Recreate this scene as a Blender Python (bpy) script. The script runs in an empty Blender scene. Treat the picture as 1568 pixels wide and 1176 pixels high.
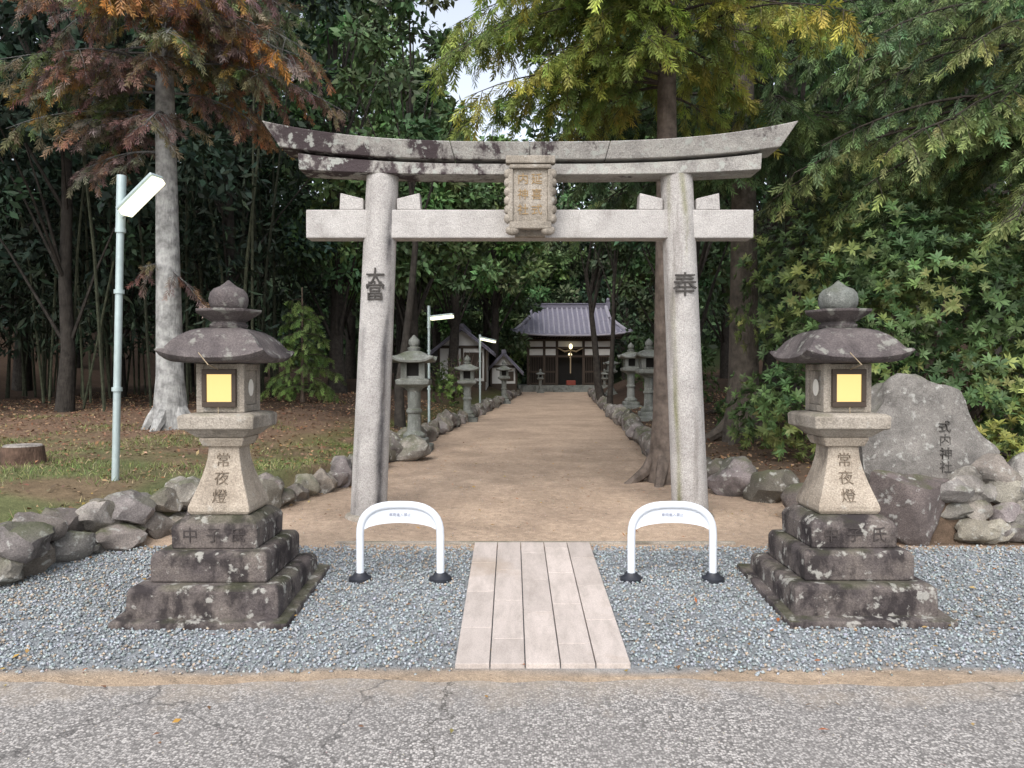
import bpy, math, numpy as np, bmesh
from mathutils import Vector, Matrix, noise as mn
scene = bpy.context.scene
# ------------------------------------------------------------------ materials
def newmat(name):
    m = bpy.data.materials.new(name); m.use_nodes = True
    nt = m.node_tree; nt.nodes.clear()
    out = nt.nodes.new('ShaderNodeOutputMaterial')
    b = nt.nodes.new('ShaderNodeBsdfPrincipled')
    nt.links.new(b.outputs[0], out.inputs[0])
    return m, nt, b, out
def N(nt, t, **k):
    n = nt.nodes.new(t)
    for a, v in k.items(): setattr(n, a, v)
    return n
def noise_n(nt, vec, scale, detail=4, rough=.6):
    n = N(nt, 'ShaderNodeTexNoise'); n.inputs['Scale'].default_value = scale
    n.inputs['Detail'].default_value = detail; n.inputs['Roughness'].default_value = rough
    nt.links.new(vec, n.inputs['Vector']); return n.outputs['Fac']
def rng_n(nt, fac, a, b, c=0., d=1.):
    n = N(nt, 'ShaderNodeMapRange'); n.inputs[1].default_value = a; n.inputs[2].default_value = b
    n.inputs[3].default_value = c; n.inputs[4].default_value = d
    nt.links.new(fac, n.inputs[0]); return n.outputs[0]
def mixc(nt, fac, a, b, mode='MIX'):
    n = N(nt, 'ShaderNodeMix', data_type='RGBA', blend_type=mode)
    for i, s in ((0, fac), (6, a), (7, b)):
        if isinstance(s, (int, float)): n.inputs[i].default_value = s
        elif isinstance(s, tuple): n.inputs[i].default_value = (*s, 1) if len(s) == 3 else s
        else: nt.links.new(s, n.inputs[i])
    return n.outputs[2]
def mathn(nt, op, a, b=0.):
    n = N(nt, 'ShaderNodeMath', operation=op)
    for i, s in enumerate((a, b)):
        if isinstance(s, (int, float)): n.inputs[i].default_value = s
        else: nt.links.new(s, n.inputs[i])
    return n.outputs[0]
def bump(nt, b, h, strength=.5, dist=.01):
    n = N(nt, 'ShaderNodeBump'); n.inputs['Strength'].default_value = strength
    n.inputs['Distance'].default_value = dist
    nt.links.new(h, n.inputs['Height']); nt.links.new(n.outputs[0], b.inputs['Normal'])
def coords(nt, scale=(1, 1, 1)):
    tc = N(nt, 'ShaderNodeTexCoord')
    if scale == (1, 1, 1): return tc.outputs['Object']
    mp = N(nt, 'ShaderNodeMapping'); mp.inputs['Scale'].default_value = scale
    nt.links.new(tc.outputs['Object'], mp.inputs[0]); return mp.outputs[0]
def flat(name, col, rough=.6, metal=0., emis=None, es=0., var=.15, vs=20):
    m, nt, b, o = newmat(name); v = coords(nt)
    f = noise_n(nt, v, vs)
    nt.links.new(mixc(nt, f, tuple(c*(1-var) for c in col), tuple(min(1, c*(1+var)) for c in col)), b.inputs['Base Color'])
    b.inputs['Roughness'].default_value = rough; b.inputs['Metallic'].default_value = metal
    if emis: b.inputs['Emission Color'].default_value = (*emis, 1); b.inputs['Emission Strength'].default_value = es
    return m
def stone(name, c1, c2, dark, st=(.52, .68), stain=.85, lich=(.62, .7), lc=(.45, .45, .42), la=.6, sx=None, zs=.25, ss=3.5, attr=False, moss=None):
    m, nt, b, o = newmat(name); v = coords(nt)
    n1 = noise_n(nt, v, 4, 6)
    col = mixc(nt, rng_n(nt, n1, .35, .65), c1, c2)
    if attr:
        a = N(nt, 'ShaderNodeAttribute', attribute_name='Col'); col = mixc(nt, 1., col, a.outputs['Color'], 'MULTIPLY')
    fs = noise_n(nt, v, 90, 3, .7)
    col = mixc(nt, 1., col, mixc(nt, rng_n(nt, fs, .3, .7), (.62,)*3, (1.3,)*3), 'MULTIPLY')
    ns = noise_n(nt, coords(nt, (1, 1, zs)), ss, 7, .65)
    if sx:
        tc = N(nt, 'ShaderNodeSeparateXYZ'); nt.links.new(v, tc.inputs[0])
        ns = mathn(nt, 'ADD', ns, rng_n(nt, tc.outputs[0], sx[0], sx[1], sx[2], sx[3]))
    sf = rng_n(nt, ns, st[0], st[1], 0, stain)
    col = mixc(nt, sf, col, dark)
    nl = noise_n(nt, v, 11, 5, .6)
    col = mixc(nt, rng_n(nt, nl, lich[0], lich[1], 0, la), col, lc)
    if moss:
        g = N(nt, 'ShaderNodeNewGeometry'); s = N(nt, 'ShaderNodeSeparateXYZ'); nt.links.new(g.outputs['Normal'], s.inputs[0])
        mf = mathn(nt, 'MULTIPLY', rng_n(nt, s.outputs[2], .3, .9), rng_n(nt, noise_n(nt, v, 3.1, 5), .45, .6, 0, moss))
        col = mixc(nt, mf, col, (.06, .075, .02))
    nt.links.new(col, b.inputs['Base Color']); b.inputs['Roughness'].default_value = .9
    b.inputs['Specular IOR Level'].default_value = .25
    h = mathn(nt, 'ADD', fs, mathn(nt, 'MULTIPLY', noise_n(nt, v, 22, 5), 2.))
    bump(nt, b, h, .55, .012)
    return m
def attrmat(name, rough=.7, trans=0., var=.35, vs=6, bumps=None, spec=.3):
    m, nt, b, o = newmat(name); v = coords(nt)
    a = N(nt, 'ShaderNodeAttribute', attribute_name='Col')
    f = noise_n(nt, v, vs, 3)
    col = mixc(nt, 1., a.outputs['Color'], mixc(nt, rng_n(nt, f, .3, .7), (1-var,)*3, (1+var,)*3), 'MULTIPLY')
    nt.links.new(col, b.inputs['Base Color']); b.inputs['Roughness'].default_value = rough
    b.inputs['Specular IOR Level'].default_value = spec
    if trans:
        t = N(nt, 'ShaderNodeBsdfTranslucent'); nt.links.new(col, t.inputs[0])
        mx = N(nt, 'ShaderNodeMixShader'); mx.inputs[0].default_value = trans
        nt.links.new(b.outputs[0], mx.inputs[1]); nt.links.new(t.outputs[0], mx.inputs[2]); nt.links.new(mx.outputs[0], o.inputs[0])
    if bumps: bump(nt, b, noise_n(nt, coords(nt, (1, 1, .25)), bumps[0], 4, .7), bumps[1], bumps[2])
    return m
M_torii = stone('torii_granite', (.47, .45, .43), (.37, .35, .335), (.14, .12, .105), (.56, .72), .7, zs=.08, ss=6, la=.25, attr=True)
M_nuki = stone('torii_granite_pale', (.50, .48, .46), (.40, .38, .365), (.17, .15, .135), (.56, .72), .65, la=.2, zs=.5)
M_kasagi = stone('torii_weathered', (.40, .385, .355), (.26, .245, .23), (.05, .036, .04), (.53, .60), .95, (.55, .61), (.38, .39, .36), .85, sx=(-2.2, .9, .12, -.05), zs=.7, ss=3.2)
M_lan = stone('lantern_stone', (.38, .34, .29), (.26, .23, .19), (.09, .078, .065), (.53, .68), .82, la=.4, moss=.3)
M_lanroof = stone('lantern_roof_stone', (.15, .13, .125), (.085, .072, .073), (.035, .03, .03), (.5, .65), .8, (.57, .65), (.27, .27, .24), .7)
M_ped = stone('pedestal_stone', (.17, .145, .13), (.085, .072, .072), (.03, .025, .026), (.46, .58), .88, (.575, .635), (.36, .35, .32), .85, ss=6, zs=.6, moss=.35)
M_post = stone('lantern_post_stone', (.44, .38, .31), (.32, .27, .215), (.11, .09, .072), (.54, .68), .78, la=.35, zs=.35)
M_rock = stone('rock', (.33, .31, .285), (.2, .188, .175), (.06, .055, .05), (.5, .66), .7, (.58, .66), (.45, .45, .42), .65, attr=True, zs=.8, moss=.6)
M_oldlan = stone('mossy_lantern_stone', (.24, .25, .235), (.15, .16, .145), (.06, .06, .05), (.5, .68), .7, moss=.4)
M_carve = flat('carved_dark', (.055, .05, .046), .95)
M_carve2 = flat('carved_soft', (.17, .135, .10), .95, var=.4)
M_carve3 = flat('carved_shallow', (.05, .042, .04), .95, var=.4)
M_carve4 = flat('carved_rock', (.07, .065, .06), .95, var=.3)
M_gold = flat('gold_letters', (.26, .17, .07), .6, var=.3)
M_leaf = attrmat('foliage', .55, .25, .3, 1.5)
M_dleaf = attrmat('forest_foliage', .65, 0, .4, .5)
M_grass = attrmat('grass_blades', .7, 0)
M_bark = attrmat('bark', .95, 0, .45, 8, (30, .9, .04))
M_gravel = attrmat('gravel_stone', .85, 0, .15, 60)
M_litter = attrmat('leaf_litter', .8, 0, .2)
M_white = flat('white_powder_coat', (.70, .74, .80), .35, var=.04)
M_black = flat('black_rubber', (.02, .022, .03), .5)
M_wood = flat('dark_timber', (.045, .03, .02), .7)
M_plaster = flat('white_plaster', (.62, .62, .60), .8, var=.1, vs=3)
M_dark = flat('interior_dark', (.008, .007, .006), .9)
M_tile = flat('roof_tile', (.16, .155, .20), .5, var=.35, vs=5)
M_tilerib = flat('roof_tile_ribs', (.30, .29, .34), .5, var=.3, vs=5)
M_pole = flat('galvanised_steel', (.40, .48, .48), .45, .3, var=.25, vs=12)
M_tube = flat('lamp_tube', (.3, .3, .2), .4, emis=(1, .97, .68), es=2.0)
M_glow = flat('lit_paper', (.12, .08, .03), .8, emis=(1., .71, .27), es=1.12, var=.1)
M_paper = flat('plain_paper', (.7, .67, .6), .8)
M_red = flat('vermilion', (.2, .035, .02), .6)
M_warm = flat('warm_bulb', (.9, .8, .5), .5, emis=(1., .85, .5), es=2.5)
M_rope = flat('cord', (.33, .26, .17), .9)
def slab_mat():
    m, nt, b, o = newmat('paving_slab'); v = coords(nt)
    a = N(nt, 'ShaderNodeAttribute', attribute_name='Col'); c = a.outputs['Color']
    f = noise_n(nt, coords(nt, (3, .8, 1)), 3.5, 8, .7)
    c = mixc(nt, rng_n(nt, f, .42, .7, 0, .6), c, (.27, .235, .205))
    c = mixc(nt, 1., c, mixc(nt, rng_n(nt, noise_n(nt, v, 150, 2, .7), .3, .7), (.8,)*3, (1.15,)*3), 'MULTIPLY')
    c = mixc(nt, rng_n(nt, noise_n(nt, v, 1.7, 6), .55, .7, 0, .5), c, (.34, .26, .19))
    nt.links.new(c, b.inputs['Base Color']); b.inputs['Roughness'].default_value = .75
    bump(nt, b, f, .2, .004); return m
M_slab = slab_mat()
def terrain_mat():
    m, nt, b, o = newmat('ground_surface'); v = coords(nt)
    a = N(nt, 'ShaderNodeAttribute', attribute_name='Col')
    c = a.outputs['Color']
    for s, lo, hi, d in ((1.3, .78, 1.14, 5), (14, .8, 1.2, 5), (110, .68, 1.3, 3)):
        f = noise_n(nt, v, s, d, .65)
        c = mixc(nt, 1., c, mixc(nt, rng_n(nt, f, .3, .7), (lo,)*3, (hi,)*3), 'MULTIPLY')
    nt.links.new(c, b.inputs['Base Color']); b.inputs['Roughness'].default_value = .95
    b.inputs['Specular IOR Level'].default_value = .15
    h = mathn(nt, 'ADD', noise_n(nt, v, 60, 4, .7), mathn(nt, 'MULTIPLY', noise_n(nt, v, 9, 4), 2.5))
    bump(nt, b, h, .6, .025); return m
M_ground = terrain_mat()
def road_mat():
    m, nt, b, o = newmat('worn_asphalt'); v = coords(nt)
    vo = N(nt, 'ShaderNodeTexVoronoi'); vo.inputs['Scale'].default_value = 85; nt.links.new(v, vo.inputs['Vector'])
    sp = N(nt, 'ShaderNodeSeparateColor'); nt.links.new(vo.outputs['Color'], sp.inputs[0])
    c = mixc(nt, mathn(nt, 'POWER', sp.outputs[0], 1.25), (.145, .137, .13), (.54, .51, .48))
    c = mixc(nt, rng_n(nt, vo.outputs['Distance'], .4, .8), c, (.11, .103, .097))
    c = mixc(nt, rng_n(nt, noise_n(nt, v, 1.6, 6), .4, .7, 0, .45), c, (.20, .188, .178))
    s = N(nt, 'ShaderNodeSeparateXYZ'); nt.links.new(v, s.inputs[0])
    e = mathn(nt, 'ADD', s.outputs[1], mathn(nt, 'MULTIPLY', noise_n(nt, v, 3, 7, .7), 1.1))
    c = mixc(nt, rng_n(nt, e, 4.35, 4.75, 0, .75), c, mixc(nt, noise_n(nt, v, 50, 4), (.19, .155, .12), (.45, .38, .30)))
    vc = N(nt, 'ShaderNodeTexVoronoi', feature='DISTANCE_TO_EDGE'); vc.inputs['Scale'].default_value = .36
    wv = N(nt, 'ShaderNodeVectorMath', operation='ADD'); nz = N(nt, 'ShaderNodeTexNoise'); nz.inputs['Scale'].default_value = 6; nz.inputs['Detail'].default_value = 5
    nt.links.new(v, nz.inputs['Vector']); sc = N(nt, 'ShaderNodeVectorMath', operation='SCALE'); sc.inputs['Scale'].default_value = .3
    nt.links.new(nz.outputs['Color'], sc.inputs[0]); nt.links.new(v, wv.inputs[0]); nt.links.new(sc.outputs[0], wv.inputs[1])
    nt.links.new(wv.outputs[0], vc.inputs['Vector'])
    c = mixc(nt, rng_n(nt, vc.outputs['Distance'], .001, .005, .6, 0), c, (.045, .042, .04))
    # one long crack running away from the viewer
    cx = mathn(nt, 'ABSOLUTE', mathn(nt, 'ADD', s.outputs[0], mathn(nt, 'ADD', mathn(nt, 'MULTIPLY', noise_n(nt, v, 4.5, 6, .65), .5), .12)))
    c = mixc(nt, rng_n(nt, cx, .004, .012, .75, 0), c, (.05, .045, .038))
    nt.links.new(c, b.inputs['Base Color']); b.inputs['Roughness'].default_value = .85
    bump(nt, b, vo.outputs['Distance'], .5, .005); return m
M_road = road_mat()
# ------------------------------------------------------------------ mesh helpers
def empty(name, loc):
    e = bpy.data.objects.new(name, None); e.location = loc; e.empty_display_size = .2
    scene.collection.objects.link(e); return e
def link(name, me, mat, parent=None, smooth=False, bevel=0):
    me.materials.append(mat)
    if smooth: me.polygons.foreach_set('use_smooth', np.ones(len(me.polygons), bool))
    ob = bpy.data.objects.new(name, me); scene.collection.objects.link(ob)
    if parent: ob.parent = parent; ob.matrix_parent_inverse = Matrix.Translation(-Vector(parent.location))
    if bevel:
        md = ob.modifiers.new('bevel', 'BEVEL'); md.width = bevel; md.segments = 2; md.limit_method = 'ANGLE'
    return ob
def npmesh(name, V, F, mat, col=None, parent=None, smooth=False):
    V = np.asarray(V, np.float32); F = np.asarray(F, np.int32); k = F.shape[1]
    me = bpy.data.meshes.new(name); me.vertices.add(len(V)); me.vertices.foreach_set('co', V.ravel())
    me.loops.add(F.size); me.loops.foreach_set('vertex_index', F.ravel())
    me.polygons.add(len(F)); me.polygons.foreach_set('loop_start', np.arange(0, F.size, k, dtype=np.int32))
    me.polygons.foreach_set('loop_total', np.full(len(F), k, np.int32)); me.update(calc_edges=True)
    if col is not None:
        c = np.ones((len(V), 4), np.float32); c[:, :3] = col
        me.color_attributes.new('Col', 'FLOAT_COLOR', 'POINT').data.foreach_set('color', c.ravel())
    return link(name, me, mat, parent, smooth)
class P:
    def __init__(s): s.V = []; s.F = []; s.C = []
    def add(s, V, F, c=(1, 1, 1)):
        o = len(s.V); s.V += [tuple(v) for v in V]; s.F += [tuple(i+o for i in f) for f in F]; s.C += [c]*len(V)
    def box(s, x0, x1, y0, y1, z0, z1, c=(1, 1, 1)):
        V = [(x, y, z) for z in (z0, z1) for x, y in ((x0, y0), (x1, y0), (x1, y1), (x0, y1))]
        s.add(V, [(3, 2, 1, 0), (4, 5, 6, 7), (0, 1, 5, 4), (1, 2, 6, 5), (2, 3, 7, 6), (3, 0, 4, 7)], c)
    def obox(s, c, X, Y, Z):
        c, X, Y, Z = map(Vector, (c, X, Y, Z))
        V = [c+X*a+Y*b+Z*d for d in (-1, 1) for a, b in ((-1, -1), (1, -1), (1, 1), (-1, 1))]
        s.add(V, [(3, 2, 1, 0), (4, 5, 6, 7), (0, 1, 5, 4), (1, 2, 6, 5), (2, 3, 7, 6), (3, 0, 4, 7)])
    def loft(s, cx, cy, rings, n=4):
        V = []; F = []; m = 4*n
        for r in rings:
            if len(r) == 2: wx = wy = r[0]; z = r[1]; l = 0
            elif len(r) == 3: wx = wy = r[0]; z, l = r[1:]
            else: wx, wy, z, l = r
            for sd in range(4):
                for j in range(n):
                    t = -1+2*j/n
                    px, py = ((t, -1), (1, t), (-t, 1), (-1, -t))[sd]
                    V.append((cx+px*wx, cy+py*wy, z+l*abs(px*py)**3))
        for k in range(len(rings)-1):
            for i in range(m):
                a = k*m+i; b2 = k*m+(i+1) % m; F.append((a, b2, b2+m, a+m))
        F.append(tuple(range(m-1, -1, -1))); F.append(tuple(range(len(V)-m, len(V))))
        s.add(V, F)
    def lathe(s, cx, cy, prof, n=24, c=(1, 1, 1)):
        V = [(cx+r*math.cos(2*math.pi*i/n), cy+r*math.sin(2*math.pi*i/n), z) for r, z in prof for i in range(n)]
        F = [(k*n+i, k*n+(i+1) % n, (k+1)*n+(i+1) % n, (k+1)*n+i) for k in range(len(prof)-1) for i in range(n)]
        F.append(tuple(range(n-1, -1, -1))); F.append(tuple(range(len(V)-n, len(V))))
        s.add(V, F, c)
    def tube(s, pts, rad, n=8, c=(1, 1, 1)):
        pts = [Vector(p) for p in pts]; V = []
        if not hasattr(rad, '__len__'): rad = [rad]*len(pts)
        for i, p in enumerate(pts):
            d = (pts[min(i+1, len(pts)-1)]-pts[max(i-1, 0)]).normalized()
            u = d.cross(Vector((0, 1, 0)) if abs(d.y) < .8 else Vector((1, 0, 0))).normalized(); w = d.cross(u)
            for j in range(n):
                a = 2*math.pi*j/n; V.append(p+(u*math.cos(a)+w*math.sin(a))*rad[i])
        F = [(k*n+i, k*n+(i+1) % n, (k+1)*n+(i+1) % n, (k+1)*n+i) for k in range(len(pts)-1) for i in range(n)]
        F.append(tuple(range(n-1, -1, -1))); F.append(tuple(range(len(V)-n, len(V))))
        s.add(V, F, c)
    def rock(s, c, sz, seed, rotz=0, amp=.28, sub=3, col=(1, 1, 1), flatn=7):
        V0, F0 = ICO[sub]; rs = np.random.default_rng(seed)
        V = V0.copy()
        for _ in range(flatn):
            nrm = rs.normal(size=3); nrm /= np.linalg.norm(nrm); d = rs.uniform(.55, .82)
            t = V@nrm; k = t > d; V[k] -= np.outer(t[k]-d, nrm)*.95
        off = Vector(rs.uniform(-50, 50, 3))
        if amp:
            for i, v in enumerate(V):
                q = Vector(v); V[i] *= 1+amp*mn.noise(q*1.6+off)+amp*.35*mn.noise(q*5+off)
        V *= np.array(sz); ca, sa = math.cos(rotz), math.sin(rotz)
        V = np.stack([V[:, 0]*ca-V[:, 1]*sa, V[:, 0]*sa+V[:, 1]*ca, V[:, 2]], 1)+np.array(c)
        s.add(V.tolist(), F0, col)
    def make(s, name, mat, parent=None, smooth=False, bevel=0, ang=45):
        me = bpy.data.meshes.new(name); me.from_pydata(s.V, [], s.F); me.update()
        c = np.ones((len(s.V), 4), np.float32); c[:, :3] = np.array(s.C)
        me.color_attributes.new('Col', 'FLOAT_COLOR', 'POINT').data.foreach_set('color', c.ravel())
        ob = link(name, me, mat, parent, smooth, bevel)
        if smooth:
            try: me.set_sharp_from_angle(angle=math.radians(ang))
            except Exception: pass
        return ob
ICO = {}
for sb in (2, 3, 4):
    bm = bmesh.new(); bmesh.ops.create_icosphere(bm, subdivisions=sb, radius=1)
    ICO[sb] = (np.array([v.co[:] for v in bm.verts]), [tuple(v.index for v in f.verts) for f in bm.faces]); bm.free()
def text(name, body, size, loc, mat, parent, tilt=0, rotz=0, ext=.002, off=0):
    cu = bpy.data.curves.new(name, 'FONT'); cu.body = body; cu.size = size; cu.extrude = ext
    cu.align_x = 'CENTER'; cu.align_y = 'CENTER'; cu.resolution_u = 2; cu.offset = off
    cu.materials.append(mat)
    ob = bpy.data.objects.new(name, cu); scene.collection.objects.link(ob)
    ob.location = loc; ob.rotation_euler = (math.pi/2+tilt, 0, rotz)
    ob.parent = parent; ob.matrix_parent_inverse = Matrix.Translation(-Vector(parent.location))
    return ob
def inst(tV, tF, pos, X, size, rs, upb=None):
    k = len(pos); n = len(tV)
    X = X/np.linalg.norm(X, axis=1, keepdims=True)
    A = rs.normal(size=(k, 3)) if upb is None else upb+rs.normal(size=(k, 3))*.35
    Y = np.cross(A, X); Y /= np.linalg.norm(Y, axis=1, keepdims=True)+1e-9
    Z = np.cross(X, Y)
    V = (tV[None, :, 0, None]*X[:, None]+tV[None, :, 1, None]*Y[:, None]+tV[None, :, 2, None]*Z[:, None])*np.asarray(size).reshape(-1, 1, 1)+pos[:, None]
    F = tF[None]+(np.arange(k)*n)[:, None, None]
    return V.reshape(-1, 3), F.reshape(-1, tF.shape[1])
LEAF = (np.array([(0, 0, 0), (.45, .24, .06), (1, 0, -.05), (.45, -.24, .06)]), np.array([(0, 1, 2, 3)]))
def many(leaves):
    V = []; F = []
    for o, d, up, l, w in leaves:
        o = np.array(o, float); d = np.array(d, float); d /= np.linalg.norm(d); sd = np.cross(up, d); sd /= np.linalg.norm(sd)
        u = np.cross(d, sd); b = len(V)
        V += [o, o+d*l*.45+sd*w+u*w*.3, o+d*l-u*l*.1, o+d*l*.45-sd*w+u*w*.3]; F.append((b, b+1, b+2, b+3))
    return np.array(V), np.array(F)
lv = []
for i in range(15):
    t = .02+.8*i/14; a = i*2.4; L = .5*(1-.4*t)
    lv.append(((t, 0, -.15*t*t), (.9, .75*math.cos(a), .55*math.sin(a)-.15), (.1, .3, 1), L, .043))
lv.append(((.45, 0, -.03), (1, 0, -.25), (0, 0, 1), .6, .035))
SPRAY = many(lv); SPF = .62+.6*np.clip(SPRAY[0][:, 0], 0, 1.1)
lv = []
for i in range(8):
    a = 2*math.pi*i/8+.3*(i % 2)
    lv.append(((0, 0, 0), (.35+.3*(i % 2), math.cos(a), math.sin(a)), (1, 0, 0), 1, .17))
ROS = many([(o, d, (1, .01, 0), l, w) for o, d, u, l, w in lv])
def percol(k, n, base, rs, vb=.3, vh=.12, tf=None):
    b = np.broadcast_to(np.asarray(base, float), (k, 3))
    c = b*(1+rs.uniform(-vb, vb, (k, 1)))*(1+rs.uniform(-vh, vh, (k, 3)))
    c = np.repeat(c, n, axis=0)
    if tf is not None: c = c*np.tile(tf, k)[:, None]
    return np.clip(c, 0, 1)
# ------------------------------------------------------------------ terrain
def xl(y):
    return np.interp(y, [4.4, 4.7, 5.5, 6.25, 7.0, 7.75, 9, 12, 36, 47, 49, 60], [-60, -6, -3.8, -3.45, -3.0, -2.5, -2.1, -2.0, -.28, .4, -2, -2])
def xr(y):
    return np.interp(y, [6.5, 6.6, 7.9, 8.3, 9.6, 12, 36, 47, 49, 60], [60, 3.0, 3.0, 2.75, 2.35, 2.36, 4.1, 4.9, 9, 9])
def pz(y): return np.where(y < 7.2, .0765*y, .551+.069*(1-np.exp(-(y-7.2)/.9)))
def sst(t): t = np.clip(t, 0, 1); return t*t*(3-2*t)
def H(x, y):
    x = np.asarray(x, float); y = np.asarray(y, float)
    p = pz(np.clip(y, -6, None))
    el = np.interp(y, [5, 8, 10, 40], [.36, .34, .2, .16]); er = np.interp(y, [6, 8, 12], [.42, .28, .2])
    hi = np.interp(y, [5, 8, 20, 35, 66, 110], [.93, .99, 1.26, 1.5, 2.0, 20])
    dl = xl(y)-x; dr = x-xr(y)
    bl = p+el+(np.maximum(hi, p+el)-p-el)*sst(dl/3.0)
    br = p+er+(np.maximum(hi, p+er)-p-er)*sst(dr/3.0)
    z = np.where(dl > 0, p+(bl-p)*sst(dl/.22), np.where(dr > 0, p+(br-p)*sst(dr/.22), p))
    z = z+np.clip(np.abs(x)-17, 0, 30)*.28*sst((y-4)/6)
    z = z+.02*np.sin(x*1.3+y*.7)*np.sin(y*1.1-x*.4)*sst((np.maximum(dl, dr)-.3)/1.)
    return z
def h(x, y): return float(H(x, y))
def axis(segs):
    a = []
    for s0, s1, st in segs: a += list(np.arange(s0, s1-1e-6, st))
    a.append(segs[-1][1]); return np.array(a)
ax = axis([(-400, -100, 60), (-100, -30, 8), (-30, -10, 1), (-10, -5, .3), (-5, 5.6, .065), (5.6, 12, .3), (12, 30, 1), (30, 100, 8), (100, 400, 60)])
ay = axis([(-60, 0, 6), (0, 3.6, .4), (3.6, 14, .065), (14, 40, .35), (40, 70, 1), (70, 120, 5), (120, 400, 40)])
GX, GY = np.meshgrid(ax, ay); GZ = H(GX, GY)
GZ = np.where(GY > 110, 20, GZ)
def sn(x, y, s, o=0): return (np.sin(x*s+o)*np.sin(y*s*1.13+o*2)+np.sin((x+y)*s*.61+o*3)*np.sin((x-y)*s*.83+o))/2
inpath = (GX > xl(GY)) & (GX < xr(GY)) & (GY > 6.7)
rr_ = np.random.default_rng(8); foot = np.zeros_like(GZ)
for _ in range(420):
    fx, fy, fs = rr_.uniform(-2.5, 3), 6.8+7*rr_.random(), rr_.uniform(.07, .2)
    foot -= np.exp(-((GX-fx)**2+((GY-fy)*.7)**2)/fs**2)*rr_.uniform(.002, .009)
GZ = np.where(inpath, GZ+foot, GZ)
sand = np.array([.47, .355, .265]); dirt = np.array([.37, .285, .205]); blue = np.array([.24, .255, .265])
grass = np.array([.125, .135, .06]); litter = np.array([.19, .125, .085]); soil = np.array([.12, .085, .06]); forest = np.array([.065, .043, .03]); moss = np.array([.10, .125, .035])
dl = xl(GY)-GX; dr = GX-xr(GY); drc = GX-xr(GY+.12)
def mx(a, b, f): return a*(1-f[..., None])+b*f[..., None]
nz1 = sn(GX, GY, 2.1)+.5*sn(GX, GY, 5.3, 1)
col = np.broadcast_to(sand, GX.shape+(3,)).copy()
col = mx(col, sand*.78, sst((sn(GX, GY, 1.2, 2)+.2)*1.2)*.5)
col = mx(col, dirt, sst((9.-GY)/2.2+nz1*.3)*.35)
col = mx(col, dirt*.7, sst(1-np.minimum(-dl, -dr)/.5+nz1*.3)*sst((GY-7)/1)*.6)
col = mx(col, sand*.75, sst(-foot/.008)*.6*inpath)
col = mx(col, blue, sst((6.42-GY)/.1))
col = mx(col, dirt, sst((4.24+.05*nz1-GY)/.1))
lc = mx(np.broadcast_to(grass, GX.shape+(3,)), litter, np.maximum(sst((GY-9.0)/4+nz1*.5+.3), .75*sst(sn(GX, GY, 2.7, 4)*1.6+.35)))
lc = mx(lc, moss, sst(1.3-dl/1.6)*sst((GY-9)/2)*sst((22-GY)/5)*sst(.6+nz1))
lc = mx(lc, forest, sst((GY-15-1.5*nz1)/3)); lc = mx(lc, forest, sst((-GX-9+nz1)/3))
lc = mx(lc, moss*.7, sst(1.2-dl/1.4)*sst((GY-16)/4)*.7)
col = mx(col, lc, sst(dl/.15))
rc = mx(np.broadcast_to(soil, GX.shape+(3,)), forest, sst((GY-11-nz1)/4+(GX-6)/4))
col = mx(col, rc, sst(drc/.15))
col = mx(col, np.array([.02, .03, .012]), sst((GY-62)/6))
ny, nx = GX.shape; idx = np.arange(nx*ny).reshape(ny, nx)
F = np.stack([idx[:-1, :-1], idx[:-1, 1:], idx[1:, 1:], idx[1:, :-1]], -1).reshape(-1, 4)
npmesh('ground', np.stack([GX, GY, GZ], -1).reshape(-1, 3), F, M_ground, col.reshape(-1, 3), smooth=True)
rx = axis([(-40, -8, 4), (-8, 8, .08), (8, 40, 4)]); ry = np.array([-14, -6, -2, 0, 2, 3, 3.6, 4.05])
RX, RY = np.meshgrid(rx, ry); RY = RY.copy(); RY[-1] += .05*sn(rx, rx*.3, 2.3)+.03*sn(rx, rx*.7, 9)
RZ = H(RX, RY)+.005; RZ[0] = h(0, -14)+.005
ny, nx = RX.shape; idx = np.arange(nx*ny).reshape(ny, nx)
F = np.stack([idx[:-1, :-1], idx[:-1, 1:], idx[1:, 1:], idx[1:, :-1]], -1).reshape(-1, 4)
npmesh('road', np.stack([RX, RY, RZ], -1).reshape(-1, 3), F, M_road)
xc = .175; p = P(); rs = np.random.default_rng(3)
for i in range(5):
    x0 = xc-.5+i*.2
    cuts = [4.22]+list(np.arange(4.22+(.33 if i % 2 else .62)*(.8+.2*(i % 3)), 6.35, .62))+[6.5]
    for a, b2 in zip(cuts[:-1], cuts[1:]):
        g = rs.uniform(.86, 1.08); c = (.52*g, .455*g, .415*g)
        V = [(x, yy, .0765*yy+dz) for dz in (-.03, .028) for x, yy in ((x0+.0035, a+.0035), (x0+.1965, a+.0035), (x0+.1965, b2-.0035), (x0+.0035, b2-.0035))]
        p.add(V, [(3, 2, 1, 0), (4, 5, 6, 7), (0, 1, 5, 4), (1, 2, 6, 5), (2, 3, 7, 6), (3, 0, 4, 7)], c)
p.make('stone_paved_path', M_slab, bevel=.003)
p = P(); p.box(-1.55, 1.95, 6.515, 6.58, .42, .518); p.make('concrete_edging', M_lan, bevel=.008)
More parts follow.
